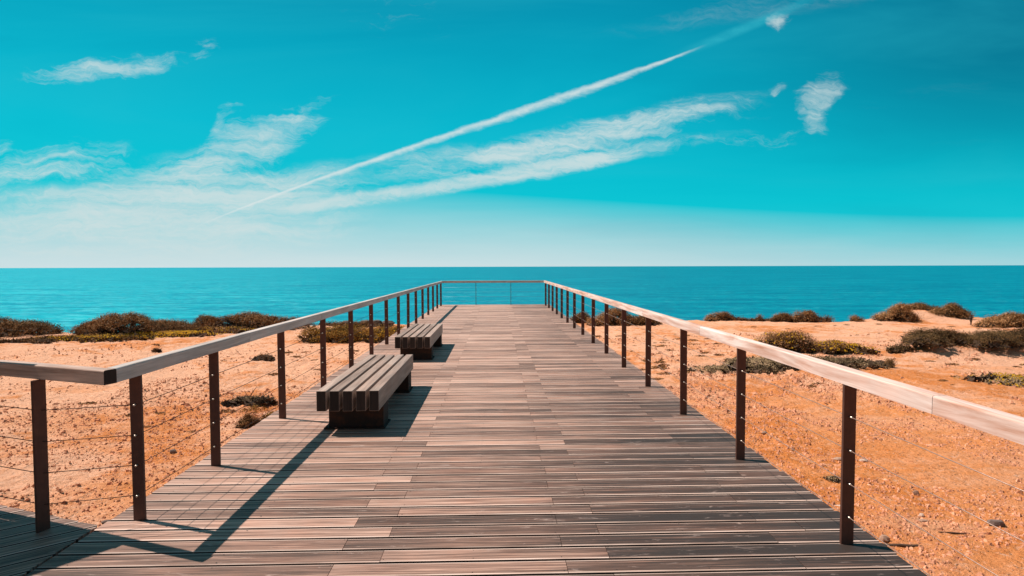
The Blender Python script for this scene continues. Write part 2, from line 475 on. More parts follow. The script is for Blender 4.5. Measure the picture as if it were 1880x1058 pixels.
def rail_piece(mb, length, tone, sc0=0.0, axis=1):
    """handrail timber with rounded upper edges, running from 0 to length along the axis; sc0 skews its start"""
    w = RW / 2; h = RZ1 - RZ0; r = 0.010
    prof = [(-w, 0), (w, 0), (w, h - r)]
    for i in range(1, 5):
        a = math.pi / 2 * i / 4; prof.append((w - r + r * math.cos(a), h - r + r * math.sin(a)))
    for i in range(0, 5):
        a = math.pi / 2 + math.pi / 2 * i / 4; prof.append((-w + r + r * math.cos(a), h - r + r * math.sin(a)))
    n = len(prof); vs = []
    seg = max(1, int(length / 0.5))
    for j in range(seg + 1):
        yy = length * j / seg
        for px, pz in prof:
            y2 = yy - sc0 * px if j == 0 else yy
            if axis == 1: vs.append((px, y2, pz))
            else: vs.append((y2, px, pz))
    fs = []
    for j in range(seg):
        for k in range(n):
            f = (j * n + k, j * n + (k + 1) % n, (j + 1) * n + (k + 1) % n, (j + 1) * n + k)
            fs.append(f)
    fs.append(tuple(range(n))); fs.append(tuple(seg * n + k for k in reversed(range(n))))
    mb.add(vs, fs, tone, [0] * (len(fs) - 2) + [1, 1])

def mk_post_mesh():
    mb = MB(); mb.box((0, 0, RZ0 / 2 - 0.001), (0.072, 0.019, RZ0 + 0.002), 0.5, 0, 0.0015)
    return mb.mesh('post', M['post'])
POST = mk_post_mesh()
def mk_fit():
    mb = MB()
    mb.tube([(0, -0.030, 0), (0, -0.027, 0), (0, -0.012, 0), (0, -0.0095, 0)], [0.0032, 0.0066, 0.0066, 0.0066], 8)
    me = mb.mesh('cable_fitting', M['fitting'])
    me.polygons.foreach_set('use_smooth', [True] * len(me.polygons))
    return me
FIT = mk_fit()
FOOT = None

def add_post(root, loc, rz=0.0):
    o = bpy.data.objects.new('post', POST); COL.objects.link(o); o.parent = root; o.location = loc
    o.rotation_euler = (rnd.uniform(-0.003, 0.003), rnd.uniform(-0.004, 0.004), rz)
    for z in CZ:
        f = bpy.data.objects.new('cable_fitting', FIT); COL.objects.link(f); f.parent = o; f.location = (0, 0, z)
    return o

def add_cables(root, pts, mat='cable'):
    for z in CZ:
        mb = MB()
        path = []
        for i, (x, y) in enumerate(pts):
            path.append((x, y, z))
            if i < len(pts) - 1:
                x2, y2 = pts[i + 1]
                d = math.hypot(x2 - x, y2 - y)
                path.append(((x + x2) / 2, (y + y2) / 2, z - 0.0022 * d * rnd.uniform(0.4, 1.3)))
        mb.tube(path, 0.0022 if mat == 'cable' else 0.0024, 6, 0.5)
        mb.build('cable', M[mat], root, smooth=True)

Y0, S = 3.160, 1.4290
def long_rail(x, ys, joints, mat, y_end, label, skew, start):
    root = empty('railing', (x, start, 0)); tag(root, label, 'railing')
    for yy in ys: add_post(root, (0, yy - start, 0))
    js = [start] + joints + [y_end]
    for i in range(len(js) - 1):
        mb = MB(); rail_piece(mb, js[i + 1] - js[i] - (0.0025 if i < len(js) - 2 else 0), rnd.uniform(0.3, 0.75), skew if i == 0 else 0.0)
        mb.build('handrail', [mat, M['endgrain']], root, loc=(0, js[i] - start, RZ0 + rnd.uniform(-0.0008, 0.0008)))
    add_cables(root, [(0, yy - start) for yy in ys], 'cable' if x > 0 else 'cable_shaded')
    return root
yr = [Y0 + S * k for k in range(-1, 15)]
yl = [3.612] + [Y0 + S * k for k in range(1, 15)]
long_rail(2.010, yr, [2.50, 5.45, 7.60, 9.9, 12.2, 14.5, 16.8, 19.1, 21.4], M['rail_right'], 23.69,
          'long sunlit timber and steel railing along the right side of the boardwalk', 0.0, 1.30)
long_rail(-2.270, yl, [5.18, 7.27, 9.55, 11.75, 14.0, 16.3, 18.6, 21.0], M['rail_left'], 23.69,
          'long grey railing along the left side of the boardwalk, behind the benches', 0.379, 3.378)
# end railing
er = empty('railing', (-2.23, 23.652, 0)); tag(er, 'low cable railing across the far end of the boardwalk in front of the sea', 'railing')
mb = MB(); rail_piece(mb, 4.20, 0.35, 0.0, 0); mb.build('handrail', [M['rail_left'], M['endgrain']], er, loc=(0.0, 0, RZ0), rot=(0, 0, 0))
for x in (-0.86, 0.595): add_post(er, (x + 2.23, 0, 0), math.pi / 2)
for x in (-2.27, 2.01):
    pass
add_cables(er, [(0.0, 0), (1.37, 0), (2.825, 0), (4.20, 0)])
# side path railing, running off to the left
pr = empty('railing', (-2.77, 3.48, 0)); tag(pr, 'short railing leaving the frame on the left, beside the side path', 'railing')
PD = Vector((-0.935, 0.354)); PN = Vector((0.354, 0.935))
pa = math.atan2(PD.y, PD.x)
post_rot = pa + math.pi / 2
add_post(pr, (0, 0, 0), post_rot)
p2 = PD * 1.43
add_post(pr, (p2.x, p2.y, 0), post_rot)
# handrail: front edge starts at (-2.25, 3.29)
mb = MB(); rail_piece(mb, 2.55, 0.45, 0.0, 0)
st = Vector((-2.250, 3.290)) + PN * (RW / 2) - Vector((-2.77, 3.48))
mb.build('handrail', [M['rail_path'], M['endgrain']], pr, loc=(st.x, st.y, RZ0 + 0.001), rot=(0, 0, pa))
add_cables(pr, [(0.47, 0.118), (0.0, 0.0), (p2.x, p2.y)], 'cable_shaded')

# unseen timber screen, added out of view to shade the side path
sr = empty('shade_screen', (-3.455, 3.689, 0)); tag(sr, 'tall plain timber screen, unseen, added to shade the side path', 'shade screen')
sd = Vector((-0.640, -0.768)); s0 = -sd * 0.06
sr.rotation_euler = (0, 0, math.atan2(sd.y, sd.x))
mb = MB()
for i in range(9):
    mb.box((-0.06 + 0.07 + i * 0.142, 0, 1.0), (0.140, 0.022, 1.94), rnd.random(), 0, 0.003)
mb.build('screen_boards', M['screen'], sr)
mb = MB()
for z in (0.35, 1.65): mb.box((0.58, -0.03, z), (1.2, 0.035, 0.09), 0.4, 0, 0.003)
for x in (0.12, 1.08): mb.box((x, -0.085, 0.95), (0.07, 0.07, 1.9), 0.4, 0, 0.003)
mb.build('screen_frame', M['screen'], sr)

# ------------------------------------------------------------------ benches
def make_bench(loc, label):
    root = empty('bench', loc); tag(root, label, 'bench', 'slatted benches on the boardwalk')
    mb = MB(); w = 0.092; g = (0.592 - 5 * w) / 4; L = 2.235
    for i in range(5):
        x = -0.296 + w / 2 + i * (w + g)
        mb.box((x, rnd.uniform(-0.003, 0.003), 0.3225), (w, L, 0.195), rnd.uniform(0.35, 0.75), 0, 0.0028, 1)
    mb.build('seat', [M['bench'], M['endgrain']], root)
    for sy, far in ((-0.785, 0), (0.815, 1)):
        sup = MB()
        # folded plate: two cheeks, two end walls
        for x in (-0.238, 0.292): sup.box((x, sy, 0.118), (0.008, 0.24, 0.209), 0.5)
        for yy in (-0.116, 0.116): sup.box((0.027, sy + yy, 0.118), (0.522, 0.008, 0.209), 0.5)
        so = sup.build('support', M['corten'], root)
        fp = MB(); fp.box((0.015, sy, 0.0075), (0.60, 0.31, 0.013), 0.5, 0, 0.001)
        for bx in (-0.262, 0.300):
            for by in (-0.13, 0.13):
                fp.tube([(bx, sy + by, 0.013), (bx, sy + by, 0.022)], 0.009, 6)
        fp.build('foot_plate', M['corten'], so)
    return root
make_bench((-1.424, 6.525, 0), 'nearer of the two grey slatted benches, closest to the camera')
make_bench((-1.420, 10.68, 0), 'farther grey slatted bench, beyond the first one towards the sea')

# ------------------------------------------------------------------ terrain
EDGE = [(-80, 9), (-45, 13), (-30, 18), (-20, 21.9), (-16, 22.2), (-14.6, 21.6), (-13, 22.9), (-11.5, 23.7), (-9, 24.3), (-6, 24.9), (-3, 25.3), (3, 26.2), (6, 26.2), (11, 26.2), (16, 25.3), (18, 26.0), (20.5, 27.2), (24, 26.5), (40, 25), (80, 18)]
def edge_y(x):
    return np.interp(x, [e[0] for e in EDGE], [e[1] for e in EDGE]) + 0.5 * (vnoise(x * 1.1, x * 0 + 3.3, 5) - 0.5) + 0.25 * (vnoise(x * 4.0, x * 0 + 1.3, 6) - 0.5)
HUM = [(19.4, 25.6, 1.6, 1.1, 0.42), (17.8, 24.8, 1.0, 0.7, 0.12), (13.0, 15.7, 1.2, 0.6, 0.24), (15.2, 15.7, 1.4, 0.6, 0.26), (12.2, 15.5, 0.7, 0.5, 0.12),
       (8.4, 15.6, 1.5, 0.8, 0.14), (-14.2, 20.9, 1.6, 0.8, 0.12), (-17.2, 21.4, 1.8, 0.9, 0.1), (-9.6, 23.1, 1.8, 0.8, 0.15)]
def ground_h(x, y):
    x = np.asarray(x, float); y = np.asarray(y, float)
    h = -0.90 + 0.10 * (vnoise(x * 0.22, y * 0.22, 1) - 0.5) + 0.07 * (vnoise(x * 0.8 + 5, y * 0.8, 2) - 0.5)
    h = h + 0.045 * (vnoise(x * 2.6, y * 2.6, 3) - 0.5) + 0.020 * (vnoise(x * 7, y * 7, 4) - 0.5)
    ru = vnoise(x * 0.35, y * 0.35, 9)
    rough = np.clip((ru - 0.45) * 3.5, 0, 1)
    h = h + (0.022 + 0.060 * rough) * (vnoise(x * 13, y * 13, 7) - 0.5)
    for cx, cy, rx, ry, hh in HUM:
        h = h + hh * np.exp(-(((x - cx) / rx) ** 2 + ((y - cy) / ry) ** 2))
    ey = edge_y(x)
    d = y - ey
    h = h - np.where(d > 0, np.minimum(d * 7.0 + 0.15, 24), 0) - np.where((d > -0.5) & (d <= 0), (d + 0.5) * 0.25, 0)
    return h
xs = np.unique(np.concatenate([np.arange(-80, -30, 2.5), np.arange(-30, -8, 0.16), np.arange(-8, 9, 0.075), np.arange(9, 30, 0.16), np.arange(30, 81, 2.5)]).round(4))
ys = np.unique(np.concatenate([np.arange(-40, -2, 2.0), np.arange(-2, 2, 0.4), np.arange(2, 11, 0.075), np.arange(11, 28, 0.13), np.arange(28, 33, 0.5)]).round(4))
X, Yg = np.meshgrid(xs, ys)
Z = ground_h(X, Yg)
nx, ny = len(xs), len(ys)
verts = np.stack([X.ravel(), Yg.ravel(), Z.ravel()], -1)
ii, jj = np.meshgrid(np.arange(nx - 1), np.arange(ny - 1))
q = (jj * nx + ii).ravel()
faces = np.stack([q, q + 1, q + 1 + nx, q + nx], -1)
me = bpy.data.meshes.new('sand_ground')
me.vertices.add(len(verts)); me.vertices.foreach_set('co', verts.ravel())
me.loops.add(faces.size); me.loops.foreach_set('vertex_index', faces.ravel().astype(np.int32))
me.polygons.add(len(faces)); me.polygons.foreach_set('loop_start', np.arange(0, faces.size, 4, dtype=np.int32))
me.polygons.foreach_set('use_smooth', np.ones(len(faces), dtype=bool))
me.update(calc_edges=True); me.validate()
me.materials.append(M['sand'])
o = bpy.data.objects.new('ground', me); COL.objects.link(o); tag(o, kind='structure')

R_ = 60000
mb = MB(); mb.add([(-R_, -2000, 0), (R_, -2000, 0), (R_, R_, 0), (-R_, R_, 0)], [(0, 1, 2, 3)])
o = mb.build('sea', M['sea'], loc=(0, 0, -18.0)); tag(o, kind='structure')

def gz(x, y): return float(ground_h(x, y))

# ------------------------------------------------------------------ plants
def shrub(name, label, cat, x, y, w, d, h, n, leaf=0.045, mat='olive', seed=1, lobes=6, group=None, twigs=0.2, flowers=0, flat=0.5, core=True, lop=0.0, patchy=0.0):
    """a low coastal shrub: leaf clumps spread over several lobes round dark branches"""
    r = random.Random(seed)
    z0 = gz(x, y)
    root = empty(name, (x, y, z0 - 0.02)); tag(root, label, cat, group)
    L = []
    for i in range(lobes):
        t = (i + 0.5) / lobes * 2 - 1
        lx = t * w * 0.36 + r.uniform(-0.08, 0.08) * w
        ly = r.uniform(-0.25, 0.25) * d
        k = (1 - abs(t) ** 2 * flat) * r.uniform(0.72, 1.05) * (1 + lop * t)
        L.append((lx, ly, w * r.uniform(0.16, 0.26) * (1 + 1.2 / lobes), d * r.uniform(0.28, 0.45), h * k))
    mx = max(l[4] for l in L); L = [(a, b, c, e, f * h / mx) for a, b, c, e, f in L]
    def shape(px, py):
        best = 0
        for lx, ly, rx, ry, hh in L:
            q = 1 - ((px - lx) / rx) ** 2 - ((py - ly) / ry) ** 2
            if q > 0: best = max(best, hh * q ** 0.55)
        return best
    # clumps, then leaves within a clump
    mb = MB(); mf = MB()
    nc = max(6, n // 16); c = 0; tries = 0
    while c < nc and tries < nc * 12:
        tries += 1
        lx, ly, rx, ry, hh = r.choice(L)
        a = r.uniform(0, 2 * math.pi); q = math.sqrt(r.random())
        px, py = lx + rx * q * math.cos(a), ly + ry * q * math.sin(a)
        s = shape(px, py)
        if s <= 0.01: continue
        if patchy and vnoise(px * 2.5 + seed, py * 2.5) < patchy: continue
        c += 1
        zz = s * (1 - 0.50 * r.random() ** 2.6) * (0.90 + 0.16 * r.random())
        cr = min(leaf * 2.2, 0.16)
        ct = r.uniform(0.15, 0.75)
        fl = flowers and r.random() < flowers
        for k in range(16):
            dx, dy, dz = (r.gauss(0, cr * 0.6) for _ in range(3))
            cx, cy, cz = px + dx, py + dy, max(0.0, zz + dz * 0.7)
            nrm = Vector((dx + 0.5 * (px / max(w, .1)) + r.uniform(-.5, .5) * cr * 3, dy + r.uniform(-.5, .5) * cr * 3, dz + cr * 0.8 + r.uniform(-.4, .4) * cr)).normalized()
            u = nrm.cross(Vector((r.random() - .5, r.random() - .5, r.random() - .5)))
            if u.length < 1e-4: continue
            u.normalize(); v = nrm.cross(u)
            sz = leaf * r.uniform(0.45, 1.0)
            C = Vector((cx, cy, cz))
            pts = [C - u * sz * 0.5, C + v * sz * 0.24, C + u * sz * 0.5, C - v * sz * 0.24]
            mb.add(pts, [(0, 1, 2, 3)], min(1, max(0, ct + r.uniform(-0.25, 0.25))))
        if fl:
            for k in range(5):
                C = Vector((px + r.gauss(0, cr), py + r.gauss(0, cr), zz + r.uniform(0.0, 0.05)))
                sz = 0.018 * r.uniform(0.7, 1.3)
                u = Vector((1, r.uniform(-.3, .3), r.uniform(-.3, .3))); v = Vector((r.uniform(-.3, .3), 0.6, 0.8))
                mf.add([C - u * sz, C - v * sz, C + u * sz, C + v * sz], [(0, 1, 2, 3)], r.random())
    # loose sprigs that break the outline
    for k in range(int(n * twigs / 30) + 2):
        lx, ly, rx, ry, hh = r.choice(L)
        a = r.uniform(0, 2 * math.pi); q = math.sqrt(r.random()) * 0.95
        px, py = lx + rx * q * math.cos(a), ly + ry * q * math.sin(a)
        s = shape(px, py)
        if s <= 0.02: continue
        B = Vector((px, py, s * 0.8)); T = B + Vector((r.gauss(0, 0.25) + 0.5 * px / w, r.gauss(0, 0.2), 0.9)).normalized() * (h * r.uniform(0.10, 0.22))
        for q_ in range(7):
            C = B.lerp(T, (q_ + 1) / 7.0)
            u = Vector((r.uniform(-1, 1), r.uniform(-1, 1), r.uniform(-.2, 1))).normalized(); v = u.cross(Vector((r.uniform(-1, 1), r.uniform(-1, 1), .3))).normalized()
            sz = leaf * r.uniform(0.35, 0.75)
            mb.add([C - u * sz * .5, C + v * sz * .22, C + u * sz * .5, C - v * sz * .22], [(0, 1, 2, 3)], r.uniform(0.3, 0.9))
    mb.build('foliage', M[mat], root)
    if mf.v: mf.build('flowers', M['flower'], root)['kind'] = 'stuff'
    if core:
        mc = MB()
        for lx, ly, rx, ry, hh in L:
            for k in range(7):
                a = r.uniform(0, 2 * math.pi); q = r.uniform(0.2, 0.8)
                tip = (lx + rx * q * math.cos(a), ly + ry * q * math.sin(a), hh * (1 - q * q * 0.6) * 0.85)
                b0 = (lx + r.uniform(-.04, .04), ly, -0.03)
                mid = ((tip[0] * 0.5 + b0[0] * 0.5) + r.uniform(-.04, .04), (tip[1] + b0[1]) / 2, tip[2] * 0.42)
                mc.tube([b0, mid, tip], [0.016, 0.011, 0.005], 4, r.random())
            # tangled dead wood fills the inside
            for k in range(60):
                a = r.uniform(0, 2 * math.pi); q = math.sqrt(r.random()) * 0.85
                px, py = lx + rx * q * math.cos(a), ly + ry * q * math.sin(a)
                C = Vector((px, py, hh * (1 - q * q) ** .55 * r.random() * 0.75))
                u = Vector((r.uniform(-1, 1), r.uniform(-1, 1), r.uniform(-.6, .6))).normalized(); v = u.cross(Vector((0.1, r.uniform(-1, 1), 1))).normalized()
                sz = min(0.13, rx * 0.5)
                mc.add([C - u * sz, C + v * sz * .5, C + u * sz, C - v * sz * .5], [(0, 1, 2, 3)], r.random() * 0.6)
        mc.build('branches', M['twig'], root)
    return root

sh = 'shrubs along the cliff edge and on the sand'
P = [
 # label, x, y, w, d, h, n, leaf, mat, lobes, kwargs
 ('wide dark brown shrub cut by the left edge of the picture, above the sea', -17.7, 21.1, 3.3, 1.5, 0.72, 12000, .050, 'dark', 7, dict(lop=.1)),
 ('small low mat of foliage on the sand at the far left edge', -16.35, 19.1, 0.65, 0.4, 0.16, 900, .04, 'dark', 3, {}),
 ('small low dark mat on the sand below the gap between the two big left shrubs', -15.4, 19.2, 1.6, 0.7, 0.18, 2600, .038, 'dark', 4, {}),
 ('largest rounded brown shrub on the left cliff edge, right of the sea gap', -13.75, 20.9, 3.1, 1.6, 0.86, 14000, .048, 'olive', 9, dict(lop=.12)),
 ('medium olive shrub joined to the right side of the largest left shrub', -12.5, 21.9, 2.9, 1.2, 0.58, 9500, .048, 'olive', 6, {}),
 ('thin upright wispy shrub at the cliff edge left of the small dome shrub', -12.9, 23.0, 0.8, 0.5, 0.62, 1800, .05, 'olive', 3, dict(twigs=1.5, core=False)),
 ('small dome-shaped brown shrub on the left cliff edge', -11.6, 23.1, 1.6, 0.9, 0.62, 5500, .045, 'dark', 4, dict(flat=.8)),
 ('wide rounded shrub on the left cliff edge, just above the left handrail', -9.6, 22.95, 3.7, 1.3, 0.68, 13000, .048, 'olive', 8, {}),
 ('low olive ground mat with yellow flowers below the largest left shrub', -13.9, 19.75, 3.6, 0.9, 0.17, 6500, .036, 'yellowish', 8, dict(flowers=.10, flat=.2)),
 ('low flat green mat with a bright band of yellow flowers below the medium shrub', -12.0, 20.75, 3.0, 0.9, 0.2, 6000, .036, 'olive', 8, dict(flowers=.55, flat=.2)),
 ('low olive mat of foliage below the small dome shrub', -10.7, 21.9, 3.2, 1.1, 0.22, 6000, .04, 'olive', 7, dict(flowers=.08, flat=.2)),
 ('dense yellow-green shrub seen through the cables left of the benches', -5.55, 19.5, 2.5, 1.2, 0.62, 9500, .048, 'yellowish', 8, dict(flat=.25)),
 ('orange-yellow shrub behind the left railing, touching the boardwalk', -3.85, 19.6, 2.1, 1.0, 0.50, 8000, .045, 'yellowish', 7, dict(flat=.2, flowers=.06)),
 ('dark low shrub at the cliff edge behind the yellow-green shrub', -6.1, 24.1, 3.0, 0.7, 0.26, 3600, .05, 'dark', 8, dict(flat=.2)),
 ('sparse dark weed with a bare forked twig, on the left sand', -4.50, 10.4, 0.85, 0.40, 0.14, 1500, .030, 'grey', 6, dict(flat=.2)),
 ('thin yellowish ground weed on the sand in front of the dark weed', -4.30, 9.9, 0.75, 0.30, 0.06, 800, .028, 'yellowish', 6, dict(flat=.2, patchy=.35, core=False)),
 ('small round dark bush beside the left edge of the boardwalk', -3.84, 8.75, 0.42, 0.36, 0.24, 3200, .026, 'dark', 3, dict(flat=.9)),
 ('tiny green bush right behind the small round dark bush', -3.62, 9.15, 0.30, 0.26, 0.13, 1400, .026, 'yellowish', 3, {}),
 ('small dry brown tuft on the left sand, halfway to the shrubs', -6.2, 15.2, 0.6, 0.3, 0.15, 700, .035, 'dry', 4, {}),
 ('tiny dry twiggy plant on the open sand above the left handrail', -10.3, 17.4, 0.28, 0.2, 0.13, 220, .035, 'dry', 3, {}),
 ('small dark shrub seen between the far right posts, left of the larger one', 3.8, 25.2, 1.1, 0.6, 0.47, 2600, .055, 'dark', 4, {}),
 ('large brown shrub behind the far right posts, against the sea', 5.15, 24.1, 2.1, 1.1, 0.70, 7000, .055, 'olive', 6, {}),
 ('lower brown shrub touching the right side of the large one behind the railing', 6.35, 24.0, 1.4, 0.9, 0.44, 3600, .055, 'dark', 5, {}),
 ('flat mound-shaped brown shrub on the right cliff edge, leftmost against the open sea', 10.4, 25.6, 1.7, 0.6, 0.38, 3200, .05, 'dry', 5, dict(flat=.9)),
 ('thin dark fringe of plants along the right cliff edge beside the flat mound', 12.0, 25.5, 1.6, 0.4, 0.12, 900, .05, 'dark', 6, dict(flat=.2)),
 ('very small upright sprig on the right cliff edge', 11.9, 25.3, 0.30, 0.25, 0.30, 400, .045, 'dry', 2, dict(twigs=.8)),
 ('spiky two-pronged dark shrub on the right cliff edge', 12.75, 24.9, 1.05, 0.5, 0.40, 2500, .05, 'dark', 4, dict(twigs=1.0)),
 ('brown cliff-edge shrub with a raised left top and a long low right tail', 13.95, 24.8, 1.5, 0.7, 0.52, 3800, .05, 'dry', 5, dict(lop=-.35)),
 ('small rounded tuft alone on the right cliff edge above the sea', 15.95, 24.7, 0.6, 0.4, 0.26, 1000, .045, 'dry', 3, {}),
 ('tallest dome-shaped shrub on the right cliff edge', 17.7, 24.5, 1.7, 1.0, 0.70, 6000, .055, 'olive', 5, dict(flat=.8)),
 ('shrub on top of the little sand hummock on the right cliff edge', 19.7, 26.0, 1.9, 0.8, 0.36, 4500, .055, 'dark', 6, {}),
 ('greyish-brown shrub between the sand hummock and the stake', 20.55, 25.0, 1.7, 0.9, 0.58, 5500, .055, 'dark', 5, dict(lop=-.3)),
 ('rounded pale brown shrub near the right picture edge, right of the stake', 20.9, 22.3, 2.9, 1.1, 0.56, 8000, .055, 'olive', 7, {}),
 ('big green-brown shrub with yellow flowers behind the right handrail', 8.05, 15.7, 1.7, 1.0, 0.58, 8000, .042, 'olive', 6, dict(flowers=.05, lop=.1)),
 ('low dark trailing shrub dotted with yellow flowers right of the big handrail shrub', 9.5, 15.6, 1.9, 0.8, 0.36, 5000, .042, 'dark', 6, dict(flowers=.22, lop=-.45)),
 ('long grey-green ground mat in front of the big shrub behind the right handrail', 7.7, 13.95, 4.0, 1.4, 0.22, 10000, .038, 'grey', 14, dict(flat=.25, patchy=.25)),
 ('grey-green ground mat partly hidden by the second nearest right posts', 5.8, 13.5, 2.2, 1.1, 0.14, 4500, .038, 'grey', 10, dict(flat=.25, patchy=.38)),
 ('small grey-green mat at the right tip of the long ground mat', 9.2, 13.7, 1.1, 0.45, 0.13, 1500, .04, 'grey', 4, {}),
 ('small upright dark cypress-like sprig at the end of the ground mat', 9.75, 13.75, 0.22, 0.2, 0.30, 700, .035, 'dark', 2, dict(flat=.2)),
 ('small dark clump left of the two dense dark shrubs', 11.35, 15.5, 0.6, 0.5, 0.22, 1400, .045, 'darkest', 3, {}),
 ('left of two dense dark shrubs growing over sand hummocks on the right', 12.45, 15.75, 2.1, 1.2, 0.44, 10000, .045, 'darkest', 7, dict(flat=.2)),
 ('right of two dense dark shrubs growing over sand hummocks, cut by the picture edge', 14.9, 15.75, 3.4, 1.3, 0.48, 15000, .045, 'darkest', 9, dict(flat=.15)),
 ('sparse trailing plant with yellow flowers on the sand at the right picture edge', 11.3, 12.0, 2.0, 1.3, 0.16, 4200, .036, 'grey', 10, dict(flowers=.18, patchy=.4, flat=.2)),
 ('small dry weed on the sand between the two nearest right posts', 4.00, 6.55, 0.30, 0.2, 0.05, 350, .022, 'grey', 4, dict(patchy=.2)),
]
for i, (lab, x, y, w, d, h, n, lf, mt, lb, kw) in enumerate(P):
    if y > 19: h *= (1.0 if x > 3 else 0.85)
    elif x > 3: h *= 0.9
    shrub('shrub', lab, 'shrub', x, y, w, d, h, int(n * (1.7 if y > 19 else 1.3)), lf * (1.12 if y > 19 else 0.95), mt, 100 + i, lb, sh, **kw)

# bare forked twig standing in the weed
rt = empty('dry_twig', (-4.55, 10.4, gz(-4.55, 10.4))); tag(rt, 'bare forked dead twig standing up out of the weed on the left sand', 'twig')
mb = MB()
mb.tube([(0, 0, -0.02), (0.03, 0, 0.09), (0.10, 0, 0.20), (0.17, 0.02, 0.30)], [.010, .009, .007, .003], 5)
mb.tube([(0.03, 0, 0.09), (-0.03, 0.01, 0.17), (-0.05, 0.0, 0.23)], [.007, .005, .002], 5)
mb.tube([(0.10, 0, 0.20), (0.09, 0.02, 0.27)], [.005, .002], 5)
mb.tube([(0.0, 0, 0.02), (-0.16, 0.0, 0.10), (-0.24, 0.02, 0.15)], [.007, .005, .002], 5)
mb.build('branches', M['twig'], rt)

# scattered small dry tufts
def tuft_mesh(seed):
    r = random.Random(seed); mb = MB()
    for k in range(150):
        a = r.uniform(0, 2 * math.pi); q = math.sqrt(r.random())
        C = Vector((0.5 * q * math.cos(a), 0.3 * q * math.sin(a), r.random() * 0.20 * (1 - q * .7)))
        u = Vector((r.gauss(0, 1), r.gauss(0, 1), r.gauss(0, .6))).normalized(); v = u.cross(Vector((r.gauss(0, 1), r.gauss(0, 1), 1))).normalized()
        sz = r.uniform(0.05, 0.13)
        mb.add([C - u * sz, C + v * sz * .35, C + u * sz, C - v * sz * .35], [(0, 1, 2, 3)], r.random())
    return mb.mesh('tuft', M['dry'])
TM = [tuft_mesh(s) for s in range(4)]
rt_ = random.Random(31)
def tuft(x, y, s, lab, grp):
    o = bpy.data.objects.new('dry_tuft', rt_.choice(TM)); COL.objects.link(o)
    o.location = (x, y, gz(x, y) - 0.005); o.scale = (s, s, s * 0.7); o.rotation_euler = (0, 0, rt_.uniform(-.5, .5))
    tag(o, lab, 'tuft', grp)
for (x0, x1, y0_, y1_, cnt, lab, grp) in (
        (3.0, 7.5, 11.5, 20.5, 60, 'small dry brown tuft on the sand seen through the right railing', 'dry tufts seen through the right railing'),
        (9.0, 17.5, 11.5, 14.6, 44, 'small dry brown tuft on the open sand beyond the right handrail', 'dry tufts on the open sand right'),
        (9.5, 20.0, 17.5, 23.5, 34, 'tiny dry brown tuft on the pale sand before the right cliff edge', 'dry tufts before the right cliff edge'),
        (-14.0, -7.0, 13.0, 19.0, 8, 'tiny dry brown clump on the pale open sand above the left handrail', 'dry clumps above the left handrail'),
        (-7.5, -3.6, 8.5, 18.0, 20, 'tiny dry brown clump on the sand seen through the left railing', 'dry clumps seen through the left railing')):
    for k in range(cnt):
        x, y = rt_.uniform(x0, x1), rt_.uniform(y0_, y1_)
        tuft(x, y, rt_.uniform(0.10, 0.38), lab, grp)

# ------------------------------------------------------------------ stones and driftwood
def stone_mb(r, sx, sy, sz, tone, mb=None, c=(0, 0, 0), lat=5, lon=8, rz=0.0, jag=0.28):
    mb = mb or MB(); vs = []; fs = []
    ph = r.random() * 100
    for i in range(1, lat):
        th = math.pi * i / lat
        for j in range(lon):
            a = 2 * math.pi * j / lon
            k = 1 + jag * (r.random() - 0.5) * 2
            x, y, z = math.sin(th) * math.cos(a) * sx * k, math.sin(th) * math.sin(a) * sy * k, math.cos(th) * sz * (1 + jag * .5 * (r.random() - .5))
            vs.append((c[0] + x * math.cos(rz) - y * math.sin(rz), c[1] + x * math.sin(rz) + y * math.cos(rz), c[2] + z))
    t_ = len(vs); vs.append((c[0], c[1], c[2] + sz)); vs.append((c[0], c[1], c[2] - sz))
    for i in range(lat - 2):
        for j in range(lon):
            fs.append((i * lon + j, (i + 1) * lon + j, (i + 1) * lon + (j + 1) % lon, i * lon + (j + 1) % lon))
    for j in range(lon):
        fs.append((t_, j, (j + 1) % lon)); fs.append((t_ + 1, (lat - 2) * lon + (j + 1) % lon, (lat - 2) * lon + j))
    mb.add(vs, fs, tone)
    return mb
rs = random.Random(77)
